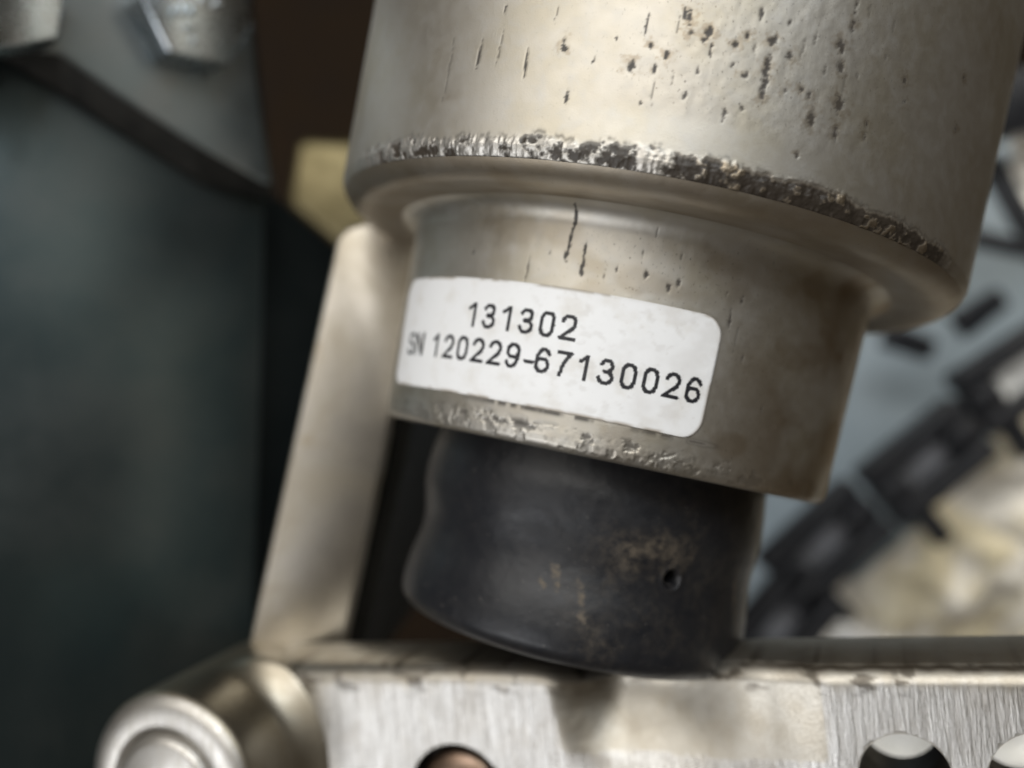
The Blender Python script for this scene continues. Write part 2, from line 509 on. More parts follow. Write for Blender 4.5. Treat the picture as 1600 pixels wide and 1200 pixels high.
COLLAR_PITS = [(-20.0,21.2,2.32,0.24),(-20.2,20.0,2.2,0.22),(-20.5,18.6,2.09,0.24),(-20.8,17.5,0.6,0.30),(-17.0,18.21,1.7,0.21),(-16.8,17.04,1.16,0.35),(-17.0,16.26,0.70,0.35),(-28.6,15.62,1.86,0.17),(-10.0,17.05,0.46,0.23),(-4.1,17.07,0.58,0.35),(0.8,16.23,0.52,0.35),(2.4,16.97,0.70,0.29),(14.5,14.66,1.28,0.23),(12.6,16.83,0.46,0.23),(16.8,13.13,1.74,0.17),(-12.2,16.30,0.81,0.17),(-3.7,20.95,0.58,0.12),(7.5,13.37,0.70,0.23),(19.2,11.59,0.93,0.23),(26.7,7.49,0.46,0.29),(2.0,19.26,0.46,0.17),(-43.7,17.08,0.46,0.23),(-24.3,17.62,0.35,0.17),(-5.6,18.87,0.41,0.17),(16.3,16.63,0.58,0.23)]

r_col = lambda h: 24.934 + 0.05214 * h
r_bar = lambda h: 35.21 + 0.0337 * (h - 30)


def pits(TH, H, S, rr, plist):
    """irregular dark pits and short cracks running along the axis"""
    d = np.zeros_like(H)
    nz = (fbm(S * 4, H * 4, 3, 5) - 0.5)
    wig = (fbm(H * 1.1, S * 0.2, 3, 8) - 0.5) * 0.5
    for (t, h, l, w) in plist:
        s0 = R(t) * rr
        x = S - s0 + wig * min(1, l) * (0.7 if rr > 30 else 0.3); y = H - h
        near = (np.abs(S - s0) < 2.0) & (np.abs(y) < l + 1)
        if not near.any(): continue
        q = np.sqrt((x[near] / (0.5 * w)) ** 2 + (y[near] / (0.55 * l)) ** 2) + nz[near] * 2.2
        d[near] = np.maximum(d[near], (1 - sst(0.75, 1.35, q)) * (0.55 if w < 0.2 else 0.92))
    return d


def build_rows(name, prof, th, parent, extra):
    pr = np.array(prof, float)
    Rr = pr[:, 0][:, None] + 0 * th[None]
    H = pr[:, 1][:, None] + 0 * th[None]
    TH = th[None] + 0 * H
    # arc length along the profile keeps the surface coordinate continuous over the steps
    L = np.concatenate([[0], np.cumsum(np.hypot(np.diff(pr[:, 0]), np.diff(pr[:, 1])))]) + pr[0, 1]
    S = TH * (pr[:, 0].mean())
    disp, nh, at = extra(TH, H, S, Rr)
    P = cyl(Rr + disp, H + nh, TH)
    sh = np.stack([S, L[:, None] + 0 * S, 0 * S], -1)
    return grid_obj(name, P, M['housing'], parent, attrs=at, vecs={'sh': sh}, flip=False)


housing = thing('cylinder_housing', O, 'stepped silver metal cylinder with pitted wide barrel and narrow labelled collar', 'cylinder')
th_f = np.linspace(R(-112), R(112), 1000)
th_b = np.linspace(R(112), R(248), 60)[1:-1]


def at0(H, **kw):
    d = dict(dirt=np.zeros_like(H), wear=np.zeros_like(H), tint=np.zeros_like(H), speckle=np.zeros_like(H))
    d.update(kw)
    return d


def ex_collar(TH, H, S, Rr):
    td = np.degrees(TH)
    d = pits(TH, H, S, 25.6, COLLAR_PITS)
    lo = sst(0.0, 0.4, H) * (1 - sst(1.5, 2.5, H + 1.4 * (fbm(S * 0.5, H * 0 + 3, 3, 2) - 0.5)))
    band = lo * (0.35 + 0.65 * sst(-58, -40, td)) * (1 - 0.75 * sst(14, 40, td))
    rid = fbm(S * 1.6, H * 0.5, 4, 11) - 0.5
    chip = fbm(S * 1.1, H * 1.1, 4, 21, 0.6)
    disp = band * (0.03 * rid + 0.08 * (chip - 0.5)) - 0.03 * d - 0.10 * np.clip(band * sst(0.52, 0.62, fbm(S * 0.9, H * 1.3, 4, 31, 0.6)), 0, 1)
    gap = band * sst(0.52, 0.62, fbm(S * 0.9, H * 1.3, 4, 31, 0.6)) * (0.35 + 0.65 * np.exp(-((H - 1.9) / 0.5) ** 2)) * 1.0
    edge = np.exp(-((H - 3.25) / 0.22) ** 2) * sst(0.40, 0.55, fbm(S * 0.8, 0 * H + 8, 3, 41)) * sst(-45, -30, td) * (1 - sst(14, 20, td))
    dirt = np.maximum(np.maximum(d, np.clip(gap, 0, 1) * 0.95), edge * 0.9)
    dirt = np.maximum(dirt, 0.3 * sst(0.60, 0.72, fbm(S * 2.2, H * 2.2, 3, 44)) * band)
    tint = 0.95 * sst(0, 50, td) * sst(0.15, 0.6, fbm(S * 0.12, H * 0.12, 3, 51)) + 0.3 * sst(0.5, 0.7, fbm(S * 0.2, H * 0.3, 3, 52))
    spk = np.exp(-((td - 2) / 22) ** 2) * sst(12, 15.5, H) * (1 - sst(19, 22, H)) + 0.6 * np.exp(-((td - 22) / 10) ** 2)
    disp = disp + 0.03 * (fbm(S * 0.8, H * 0.5, 3, 61) - 0.5)
    return disp, 0 * H, at0(H, dirt=np.clip(dirt, 0, 1), wear=np.clip(band * 0.14, 0, 1), tint=np.clip(tint, 0, 1), speckle=np.clip(spk, 0, 1))


r0 = r_col(0)
prof = [(14.0, 0.45), (21.5, 0.3), (23.6, 0.02)]
prof += [(r0 - 1.0 + 1.0 * math.sin(R(a)), 0.9 - 0.95 * math.cos(R(a))) for a in np.linspace(0, 90, 12)]
prof += [(r_col(h), h) for h in np.arange(1.05, 3.6, 0.10)]
prof += [(r_col(h), h) for h in np.arange(3.7, 20.05, 0.18)]
h1, h2, fr_ = 20.1, 22.4, 2.3
rc = r_col(h1)
prof += [(rc + fr_ - fr_ * math.cos(R(a)), h1 + fr_ * math.sin(R(a))) for a in np.linspace(0, 82, 26)]
build_rows('collar', prof, th_f, housing, ex_collar)
top_c = prof[-1]


def ridge_env(td):
    return sst(-66, -52, td) * (1 - sst(42, 52, td))


def ex_under(TH, H, S, Rr):
    td = np.degrees(TH)
    tint = 0.45 + 0.20 * sst(0.25, 0.75, fbm(S * 0.25, Rr * 0.5, 3, 71))  # dark reflections under the shoulder, put into the colour as brown
    spk = 0.25 + 0 * td
    return 0 * H, 0.04 * (fbm(S * 0.7, Rr, 3, 72) - 0.5), at0(H, tint=tint, speckle=spk)


prof = [(r, top_c[1] - 0.32 * float(sst(top_c[0], 31.9, r))) for r in np.linspace(top_c[0], 31.9, 24)]
prof[0] = top_c
c_r, c_h, rr_ = 31.9, prof[-1][1] + 3.2, 3.2
prof += [(c_r + rr_ * math.sin(R(a)), c_h - rr_ * math.cos(R(a))) for a in np.linspace(2, 56, 24)]
build_rows('shoulder', prof, th_f, housing, ex_under)
top_u = prof[-1]


def ex_ridge(TH, H, S, Rr):
    td = np.degrees(TH)
    env = ridge_env(td)
    lo_e = 23.15 + 0.5 * (fbm(S * 0.55, 0 * S + 2, 4, 81) - 0.5) + 0.25 * (fbm(S * 3, 0 * S, 2, 82) - 0.5)
    hi_e = 25.3 + 0.25 * np.exp(-((td - 2) / 16) ** 2) + 1.1 * (fbm(S * 0.35, 0 * S + 9, 4, 83) - 0.5) + 0.5 * (fbm(S * 2.5, 0 * S, 2, 84) - 0.5) - 0.3 * sst(20, 45, td)
    m = sst(lo_e - 0.08, lo_e + 0.12, H) * (1 - sst(hi_e - 0.55, hi_e + 0.15, H)) * env
    stri = vnoise(S * 2.2 + 0.6 * fbm(S, H, 2, 85), H * 0.55, 86)
    stri = 1 - np.abs(2 * stri - 1)
    chunk = fbm(S * 1.0, H * 1.0, 4, 87, 0.6)
    right = sst(-14, 6, td)
    disp = m * (0.03 + 0.10 * (stri - 0.5) * (1 - 0.6 * right) + (0.26 + 0.16 * right) * (chunk - 0.5))
    disp -= 0.22 * np.exp(-((H - lo_e + 0.05) / 0.16) ** 2) * env * sst(0.35, 0.55, fbm(S * 0.7, 0 * S + 4, 3, 88))
    crev = m * sst(0.50 - 0.03 * right, 0.41 - 0.0 * right, 1 - (1 - chunk)) if False else m * (1 - sst(0.41 + 0.13 * right, 0.53 + 0.14 * right, chunk))
    crev = np.maximum(crev, 0.42 * m * (1 - sst(0.10, 0.28, stri)) * (1 - 0.5 * right))
    line = np.exp(-((H - lo_e + 0.02) / 0.13) ** 2) * env * sst(0.30, 0.5, fbm(S * 0.7, 0 * S + 4, 3, 88)) * 0.95
    halo = np.exp(-((H - hi_e - 0.05) / 0.2) ** 2) * env * sst(0.5, 0.66, fbm(S * 1.3, 0 * S + 14, 3, 89)) * 0.5
    d = np.maximum(np.maximum(crev, line), halo)
    d = np.maximum(d, pits(TH, H, S, 35.2, BARREL_PITS))
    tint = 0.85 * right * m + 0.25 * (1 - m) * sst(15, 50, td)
    return disp - 0.08 * (d > 0.5) * 0.5, 0 * H, at0(H, dirt=np.clip(d, 0, 1), wear=np.clip(m * (0.60 - 0.30 * right), 0, 1), tint=np.clip(tint, 0, 1), speckle=0.15 + 0 * H)


prof = [top_u] + [(c_r + (rr_ + 0.03) * math.sin(R(a)), c_h - rr_ * math.cos(R(a))) for a in np.linspace(57, 90, 26)]
h_s = prof[-1][1]
prof = [(min(r, r_bar(h)), h) for r, h in prof]
prof += [(r_bar(h), h) for h in np.arange(h_s + 0.08, 27.4, 0.075)]
build_rows('scuffed_ridge', prof, np.linspace(R(-112), R(112), 1300), housing, ex_ridge)
top_r = prof[-1]


def ex_barrel(TH, H, S, Rr):
    td = np.degrees(TH)
    d = pits(TH, H, S, 35.3, BARREL_PITS)
    spk = 0.9 * np.exp(-((td - 4) / 17) ** 2) * sst(27, 31, H) + 0.10
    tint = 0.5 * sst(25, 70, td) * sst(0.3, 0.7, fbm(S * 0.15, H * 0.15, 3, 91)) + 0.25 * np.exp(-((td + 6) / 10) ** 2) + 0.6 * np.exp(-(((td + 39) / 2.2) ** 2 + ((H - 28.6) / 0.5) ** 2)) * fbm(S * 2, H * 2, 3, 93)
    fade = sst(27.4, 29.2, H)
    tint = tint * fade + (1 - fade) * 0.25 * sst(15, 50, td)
    spk = spk * fade + 0.15 * (1 - fade)
    pe = 0.045 * (fbm(S * 1.3, H * 0.9, 4, 92) - 0.5) * sst(-22, -2, td) * (1 - 0.75 * sst(15, 35, td)) * fade
    halo = pits(TH, H, S, 35.3, [(t_, h_, l_ * 1.5 + 0.3, w_ * 2.2 + 0.3) for t_, h_, l_, w_ in BARREL_PITS if w_ > 0.3])
    tint = np.clip(tint + 0.45 * halo * sst(0.3, 0.6, fbm(S * 1.5, H * 1.5, 3, 94)), 0, 1)
    return pe - 0.03 * d, 0 * H, at0(H, dirt=d, tint=np.clip(tint, 0, 1), speckle=np.clip(spk, 0, 1))


prof = [top_r] + [(r_bar(h), h) for h in np.arange(27.5, 46.0, 0.15)] + [(r_bar(h), h) for h in np.arange(47.0, 76, 2)]
build_rows('barrel', prof, th_f, housing, ex_barrel)
# the far side of the housing and its top, never in sharp view
pr_b = [(14.0, 0.45), (23.6, 0.02), (24.9, 0.9), (r_col(20.1), 20.1), (28.3, 22.4), (31.9, 22.1), (34.3, 23.2), (35.1, 25.3), (r_bar(75), 75)]
pr_b = np.array(pr_b)
thb = np.linspace(R(111.9), R(248.1), 60)
Pb = cyl(pr_b[:, 0][:, None] + 0 * thb[None], pr_b[:, 1][:, None] + 0 * thb[None], thb[None] + 0 * pr_b[:, 0][:, None])
grid_obj('rear_wall', Pb, M['cast'], housing)
lathe('top_cap', [(0.1, 75.0), (36.7, 75.0)], O, AX, M['cast'], housing, 64)

# ------------------------------------------------------------------ label and its print
T0, T1, H0, H1, RC = R(-71.6), R(13.4), 3.45, 14.62, 25.45
LW, LH = (T1 - T0) * RC, H1 - H0
TH_LAB = 0.14


def lab_point(s, t, off):
    """s, t in mm on the label (left, bottom = 0), off = height above the metal"""
    th = T0 + s / RC
    h = H0 + t
    return cyl(r_col(h) + off, h, th)


def label_sheet():
    ns, nt = 190, 64
    # rounded rectangle: each row spans its own width, so the outline is smooth
    rad = 1.9
    tt = np.concatenate([rad * (1 - np.cos(np.linspace(0, math.pi / 2, 14))), np.linspace(rad, LH - rad, nt)[1:-1], LH - rad * (1 - np.cos(np.linspace(math.pi / 2, 0, 14)))])
    dy = np.where(tt < rad, rad - tt, np.where(tt > LH - rad, tt - (LH - rad), 0))
    ins = rad - np.sqrt(np.maximum(rad ** 2 - dy ** 2, 0))
    u = np.linspace(0, 1, ns)
    s = ins[:, None] + (LW - 2 * ins)[:, None] * u[None]
    t = tt[:, None] + 0 * s
    wr = 0.035 * (fbm(s * 0.7, t * 0.7, 4, 101) - 0.5)
    Pt = lab_point(s, t, TH_LAB + wr)
    Pb_ = lab_point(s, t, 0 * s - 0.02)
    n, m = s.shape
    V = np.concatenate([Pt.reshape(-1, 3), Pb_.reshape(-1, 3)])
    F = list(map(tuple, grid_faces(n, m)))
    per = [i * m for i in range(n)] + [(n - 1) * m + j for j in range(1, m)] + [i * m + m - 1 for i in range(n - 2, -1, -1)] + [j for j in range(m - 2, 0, -1)]
    k = n * m
    for a, b in zip(per, per[1:] + per[:1]): F.append((a, b, b + k, a + k))
    ed = np.minimum(np.minimum(s - ins[:, None], LW - ins[:, None] - s), np.minimum(t, LH - t))
    g = (1 - sst(0.0, 0.35, ed)) * (0.15 + 0.8 * sst(0.42, 0.62, fbm(s * 0.6, t * 0.6, 4, 103)))
    g = np.maximum(g, 0.15 * sst(0.45, 0.72, fbm(s * 0.30, t * 0.45, 4, 104)) * sst(8, 34, s))
    g = np.maximum(g, 0.16 * sst(0.60, 0.74, fbm(s * 1.4 + t, t * 1.4 - 0.5 * s, 4, 105)) * sst(6, 30, s))
    sh = np.concatenate([np.stack([s, t, 0 * s], -1).reshape(-1, 3)] * 2)
    return mesh_obj('label_sticker', V, F, M['label'], housing, True, {'grime_dark': np.concatenate([g.ravel(), g.ravel()])}, {'sh': sh})


sticker = label_sheet()
sticker['label'] = 'white rounded sticker with printed part and serial number'


def E_(cx, cy, rx, ry, a0=0, a1=360, n=28): return arc(cx, cy, rx, ry, a0, a1, n)


def box_oval(cx, cy, rx, ry):
    return [(cx + rx * math.copysign(abs(math.cos(a)) ** 0.75, math.cos(a)), cy + ry * math.copysign(abs(math.sin(a)) ** 0.75, math.sin(a))) for a in np.linspace(0, 2 * math.pi, 40)]


SIX = [E_(0.33, 0.31, 0.25, 0.255), [(0.08, 0.31), (0.082, 0.48), (0.11, 0.68), (0.18, 0.84), (0.27, 0.92), (0.36, 0.94), (0.47, 0.91), (0.545, 0.83), (0.57, 0.76)]]
GLYPH = {
    '0': [box_oval(0.33, 0.5, 0.25, 0.44)],
    '1': [[(0.40, 0.0), (0.40, 0.99)], [(0.40, 0.96), (0.30, 0.85), (0.13, 0.74)]],
    '2': [E_(0.33, 0.68, 0.245, 0.26, 170, -20, 18) + [(0.52, 0.50), (0.38, 0.36), (0.20, 0.21), (0.10, 0.07)], [(0.05, 0.06), (0.60, 0.06)]],
    '3': [E_(0.31, 0.725, 0.215, 0.215, 165, -85, 18) + [(0.25, 0.51)], E_(0.31, 0.285, 0.255, 0.23, 90, -168, 20)],
    '6': SIX,
    '7': [[(0.07, 0.94), (0.60, 0.94)], [(0.58, 0.93), (0.45, 0.74), (0.34, 0.50), (0.27, 0.25), (0.245, 0.0)]],
    '9': [[(0.66 - x, 1.0 - y) for x, y in q] for q in SIX],
    '-': [[(0.05, 0.36), (0.37, 0.36)]],
    'S': [E_(0.40, 0.73, 0.28, 0.21, 15, 240, 16) + E_(0.40, 0.275, 0.31, 0.22, 75, -165, 18)],
    'N': [[(0.10, 0.0), (0.10, 1.0)], [(0.10, 0.97), (0.70, 0.03)], [(0.70, 0.0), (0.70, 1.0)]],
}
ADV = {'-': 0.45, 'S': 0.86, 'N': 0.98, ' ': 0.53}


def seg_dist(X, Y, line):
    d = np.full(X.shape, 9.0)
    for (x0, y0), (x1, y1) in zip(line[:-1], line[1:]):
        dx, dy = x1 - x0, y1 - y0
        t = np.clip(((X - x0) * dx + (Y - y0) * dy) / (dx * dx + dy * dy + 1e-9), 0, 1)
        d = np.minimum(d, np.hypot(X - x0 - t * dx, Y - y0 - t * dy))
    return d


def print_line(text, s0, t0, height, adv, thick, slant=0.0):
    """thermal print: dots 0.1 mm wide laid out on the label"""
    V, F, SH = [], [], []
    dot = 0.112
    x = 0.0
    for ch in text:
        if ch in GLYPH:
            nx, ny = int(0.95 * height / dot) + 2, int(1.12 * height / dot) + 2
            gx = (np.arange(nx) + 0.5) * dot - 0.08 * height; gy = (np.arange(ny) + 0.5) * dot - 0.06 * height
            X, Y = np.meshgrid(gx / height, gy / height)
            d = np.min([seg_dist(X, Y, q) for q in GLYPH[ch]], axis=0)
            on = d < thick * 0.5
            on &= (Y > -0.005) & (Y < 1.0)
            for j in range(ny):
                i = 0
                while i < nx:
                    if not on[j, i]: i += 1; continue
                    k = i
                    while k < nx and on[j, k] and k - i < 5: k += 1
                    sa, sb = s0 + x + gx[i] - dot / 2, s0 + x + gx[k - 1] + dot / 2
                    ta, tb = t0 + gy[j] - dot / 2, t0 + gy[j] + dot / 2
                    b = len(V)
                    for (s_, t_) in ((sa, ta), (sb, ta), (sb, tb), (sa, tb)):
                        w = 0.035 * (fbm(s_ * 0.7, t_ * 0.7, 4, 101) - 0.5)
                        V.append(lab_point(np.float64(s_), np.float64(t_ + slant * s_), TH_LAB + w + 0.022)); SH.append((s_, t_, 0))
                    F.append((b, b + 1, b + 2, b + 3))
                    i = k
        x += ADV.get(ch, 0.0) * height if ch in ADV else adv
    return V, F, SH


def deg_s(d): return (R(d) - T0) * RC


for text, d0, h0, hgt, adv in (('131302', -42.2, 9.93, 2.36, 2.05), ('SN 120229-67130026', -64.8, 6.62, 2.30, 1.995)):
    V, F, SH = print_line(text, deg_s(d0), h0 - H0, hgt, adv, 0.152)
    q = mesh_obj('printed_line', np.array(V), np.array(F), M['ink'], sticker, False, None, {'sh': np.array(SH)})
    q['label'] = 'black printed text line reading ' + text

# ------------------------------------------------------------------ rubber boot under the collar
hs = np.concatenate([np.linspace(0.6, -18.0, 150), -18.0 - 2.2 * np.sin(np.linspace(0, 1.5, 26))[1:], [-20.15, -19.6, -18.5]])
pts = np.array([(0.6, 18.5), (-0.5, 18.6), (-3, 19.15), (-6, 19.35), (-8, 18.9), (-10, 18.45), (-12, 18.6), (-14.5, 19.2), (-17, 19.5), (-18.6, 19.35)])


def smooth_prof(h):
    o_ = np.argsort(pts[:, 0]); xs, ys = pts[o_, 0], pts[o_, 1]
    k = np.linspace(-0.9, 0.9, 9)
    return np.mean([np.interp(h + q, xs, ys) for q in k], axis=0)


rb = smooth_prof(hs)
edge = smooth_prof(np.array([-18.0]))[0]
for i in range(25):
    rb[150 + i] = edge - 3.2 * (1 - math.cos(1.5 * (i + 1) / 25))
rb[175:] = (15.6, 15.2, 1.0)
thf = np.linspace(R(-115), R(115), 620)
THb, Hb = np.meshgrid(thf, hs)
Sb = THb * 19.3
td = np.degrees(THb)
Rb = rb[:, None] + 0 * THb
Rb = Rb + 0.35 * np.sin(THb * 2.0 + 0.8) * sst(0, -8, Hb) * 0.5
Rb = np.where(td > 0, Rb + 0.55 * sst(20, 90, td) * np.clip(edge - Rb, 0, 1.0) * (np.arange(len(hs)) < 150)[:, None], Rb)
Rb = Rb + 0.06 * (fbm(Sb * 0.8, Hb * 0.8, 4, 111) - 0.5) + 0.30 * (fbm(Sb * 0.07, Hb * 0.10, 2, 112) - 0.5) * sst(-2, -8, Hb)
Rb = Rb - 0.9 * np.exp(-(((td + 13) / 16) ** 2 + ((Hb + 6.5) / 2.6) ** 2)) * 0.6
hx, hy = (td - 23.0) * R(1) * 19.3, Hb + 9.97
q = np.hypot(hx, hy)
Rb = Rb - 9.0 * (1 - sst(0.68, 0.92, q)) + 0.10 * np.exp(-((q - 1.15) / 0.22) ** 2)
dust = 0.95 * np.exp(-(((td - 14) / 12) ** 2 + ((Hb + 8.0) / 1.9) ** 2)) + 0.55 * np.exp(-(((td - 3) / 8) ** 2 + ((Hb + 14.5) / 3.6) ** 2)) + 0.12 * sst(0, 30, td) + 0.03
dust *= 0.35 + 1.1 * sst(0.35, 0.65, fbm(Sb * 0.45, Hb * 0.45, 4, 113))
for (t_, h_, l_) in ((-11.5, -12.0, 1.5), (-3.5, -13.2, 1.9), (-2.2, -14.6, 1.2), (-15.5, -12.6, 0.5), (55, -12, 5)):
    e = np.hypot(((td - t_) * R(1) * 19.3 + 0.35 * (Hb - h_) + 0.8 * (fbm(Hb * 1.6, Sb, 2, 5) - 0.5)) / 0.42, (Hb - h_) / l_)
    dust = np.maximum(dust, 1.5 * (1 - sst(0.6, 1.2, e + 1.0 * (fbm(Sb * 3, Hb * 3, 3, 115) - 0.5))))
P = cyl(Rb, Hb, THb)
boot = grid_obj('rubber_boot', P, M['rubber'], None, flip=True, attrs={'dust': np.clip(dust, 0, 1.5)}, vecs={'sh': np.stack([Sb, Hb, 0 * Sb], -1)})
tag(boot, 'dusty black rubber boot with small vent hole below the metal collar', 'boot')
thr = np.linspace(R(114.9), R(245.1), 40)
rear = cyl(rb[::6, None] + 0 * thr[None], hs[::6, None] + 0 * thr[None], thr[None] + 0 * hs[::6, None])
bo = grid_obj('rear_wall', rear, M['plastic'], boot, flip=True)
# mesh vertices of a child are stored relative to the boot's own origin

# ================================================================== pale cast arm behind the collar
f = [(520, 402), (526, 373), (543, 354), (572, 346), (680, 360), (660, 520), (612, 655), (600, 720), (534, 1032), (520, 1090), (365, 1090), (386, 1015), (455, 700)]
n_arm = unit([0.06, -1, 0.02])
P0 = px(520, 700, 121)
fr = [on_plane(x, y, P0, n_arm) for x, y in f]
arm = thing('support_arm', fr[10], 'pale cast aluminium arm standing upright between the dark plate and rubber boot', 'arm')
solid('arm_body', fr, [q + np.array([0.0, 26, 0]) for q in fr], M['cast'], arm, bevel=0.65, seg=3)
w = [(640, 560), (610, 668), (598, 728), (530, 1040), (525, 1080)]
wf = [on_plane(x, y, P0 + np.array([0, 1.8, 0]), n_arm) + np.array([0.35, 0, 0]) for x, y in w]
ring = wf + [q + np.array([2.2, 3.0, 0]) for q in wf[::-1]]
solid('inner_side', ring, [q + np.array([3.0, 42, 0]) for q in ring], M['arm_dark'], arm, bevel=0.4)  # near-black sheet along the inner side of the arm
fc = px(455, 1075, 119)
ft = []
for a in np.linspace(0, 90, 10): ft.append((9.2 * math.cos(R(a)) + 0.05, 6.2 * math.sin(R(a))))
lathe('foot_swell', ft, fc + np.array([0, 3, -2.0]), [0.05, -0.1, 1], M['cast'], arm, 48)

lathe_prof = [(0.05, 4.2), (1.6, 4.0), (2.3, 3.3), (2.6, 2.2), (2.6, 0), (2.6, -6)]
k = lathe('dowel_stub', lathe_prof, px(672, 1052, 150), [0.1, -0.2, 1], M['khaki'], None, 32)
tag(k, 'small blurred yellowish dowel end low between the arm and the boot', 'dowel')

# ================================================================== foreground lever
P1 = px(1600, 1041, 84.0)
P0l = px(460, 1042, 109.6)
T = unit(P1 - P0l)
N = unit(np.array([0, -1.0, 0]) - T * np.dot([0, -1.0, 0], T))
W = np.cross(T, N)
W = W if W[2] < 0 else -W                     # down along the face
LEN0, LEN1, HGT, THK = -9.0, np.linalg.norm(P1 - P0l) + 14.0, 23.0, 9.5


def lever_pt(u, w, d): return P0l + T * np.asarray(u)[..., None] + W * np.asarray(w)[..., None] + N * np.asarray(d)[..., None]


def lever_uv(x, y, d=0.0):
    q = on_plane(x, y, P0l + N * d, N) - P0l
    return float(np.dot(q, T)), float(np.dot(q, W))


def make_lever():
    uu = np.arange(LEN0, LEN1 + 0.01, 0.30); ww = np.concatenate([np.linspace(0, 2.1, 12), np.arange(2.4, HGT - 1.5, 0.30), np.linspace(HGT - 1.4, HGT, 7)])
    U, Wv = np.meshgrid(uu, ww)
    # scooped pocket between the two pads
    a0, _ = lever_uv(868, 1110); a1, _ = lever_uv(1285, 1110)
    _, b1 = lever_uv(1080, 1182)
    _, b0 = lever_uv(1080, 1052)
    a0w = a0 + 0.10 * Wv
    nz = 0.35 * (fbm(U * 0.6, Wv * 0.6, 3, 121) - 0.5)
    across = sst(a0w - 1.2 + nz, a0w + 6.5, U) * (1 - 0.8 * sst(a1 - 17.0, a1 - 4.0, U) - 0.2 * sst(a1 - 4.5, a1 + 1.0 + nz, U))
    pocket = across * (1 - sst(2.5, b1 + 5.0, Wv))
    rough_zone = sst(a0w - 1.2 + nz, a0w + 1.5, U) * (1 - sst(a1 - 1.0, a1 + 0.4 + nz, U)) * (1 - sst(b1 - 0.6 + 2 * nz, b1 + 0.5 + 2 * nz, Wv))
    d = -4.2 * pocket
    # rounded top edge, with a worn dip over the pocket
    d = d - 1.5 * (1 - np.clip(Wv / 2.0, 0, 1)) ** 2.0
    d = d - 1.1 * (1 - np.clip((HGT - Wv) / 1.3, 0, 1)) ** 2.2
    d = d + 0.05 * (fbm(U * 0.5, Wv * 0.5, 3, 122) - 0.5)
    wear = sst(1.1, 2.6, Wv + 1.4 * (fbm(U * 0.5, Wv * 0 + 3, 3, 123) - 0.5) + 0.8 * (vnoise(U * 3, Wv * 0, 124) - 0.5))
    br = (1 - sst(0.02, 0.14, rough_zone + 0.12 * (vnoise(U * 2.5, Wv * 0.7, 125) - 0.5))) * wear
    br = br * sst(1.0, 5.0, U)
    dip = 1.0 * sst(a0 - 3, a0 + 4, U) * (1 - sst(a1 - 14, a1 - 6, U))
    Wd = Wv + dip * (1 - sst(0, 4, Wv))
    gr = np.exp(-((Wv - 0.42 + 0.3 * (fbm(U * 0.8, 0 * U, 3, 126) - 0.5)) / 0.28) ** 2) * (0.45 + 0.5 * sst(a1 - 10, a1, U))  # dark line just below the top edge, stronger to the right
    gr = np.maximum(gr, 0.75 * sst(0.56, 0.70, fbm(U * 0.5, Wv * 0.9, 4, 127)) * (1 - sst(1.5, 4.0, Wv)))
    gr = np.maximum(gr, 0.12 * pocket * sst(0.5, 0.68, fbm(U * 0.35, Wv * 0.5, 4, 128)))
    F_ = lever_pt(U, Wd, d)
    n, m = U.shape
    top_dip = dip[0]
    Bk = np.stack([lever_pt(U, Wd * 1.0, 0 * U - THK)], 0)[0]
    V = np.concatenate([F_.reshape(-1, 3), Bk.reshape(-1, 3)])
    k = n * m
    gf = grid_faces(n, m)
    F = [tuple(q) for q in gf] + [tuple(q[::-1] + k) for q in gf]
    per = [i * m for i in range(n)] + [(n - 1) * m + j_ for j_ in range(1, m)] + [i * m + m - 1 for i in range(n - 2, -1, -1)] + [j_ for j_ in range(m - 2, 0, -1)]
    for a, b in zip(per, per[1:] + per[:1]): F.append((b, a, a + k, b + k))
    att = np.concatenate([br.ravel(), np.zeros(k)])
    uv = np.concatenate([np.stack([U, Wv, d], -1).reshape(-1, 3), np.stack([U, Wv, 0 * U - THK], -1).reshape(-1, 3)])
    return V, F, att, uv, np.concatenate([gr.ravel(), np.full(k, 0.0)])


lever = thing('lever_bar', P0l + W * HGT, 'brushed cast aluminium lever bar with round holes across the bottom foreground', 'lever')
V, F, att, uv, gri = make_lever()
body = mesh_obj('bar_body', V, F, M['brushed'], lever, True, {'brushed': att, 'grime_dark': gri}, {'face_mm': uv})
bm = bmesh.new(); bm.from_mesh(body.data)
bmesh.ops.recalc_face_normals(bm, faces=bm.faces); bm.to_mesh(body.data); bm.free()
body.data.materials.append(M['hole'])
HOLES = [(1415, 1215, 4.05, 30), (1634, 1226, 4.6, 30), (716, 1243, 5.6, 4.0)]
cut = []
for (hx_, hy_, hr_, dep) in HOLES:
    c = on_plane(hx_, hy_, P0l, N)
    th = np.linspace(0, 2 * math.pi, 56, endpoint=False)
    e1, e2 = T, W
    ringp = lambda rr, dd: [c + rr * (e1 * math.cos(t) + e2 * math.sin(t)) + N * dd for t in th]
    co = solid('cutter', ringp(hr_, 3), ringp(hr_, -dep), M['hole'], lever)
    md = body.modifiers.new('b', 'BOOLEAN'); md.object = co; md.operation = 'DIFFERENCE'; md.solver = 'EXACT'
    md.material_mode = 'TRANSFER'
    cut.append(co)
bpy.context.view_layer.update()
dg = bpy.context.evaluated_depsgraph_get()
nm = bpy.data.meshes.new_from_object(body.evaluated_get(dg), depsgraph=dg)
body.modifiers.clear()
old = body.data; body.data = nm; bpy.data.meshes.remove(old); nm.name = 'bar_body'
nm.set_sharp_from_angle(angle=R(50))
for co in cut:
    me_ = co.data; bpy.data.objects.remove(co); bpy.data.meshes.remove(me_)
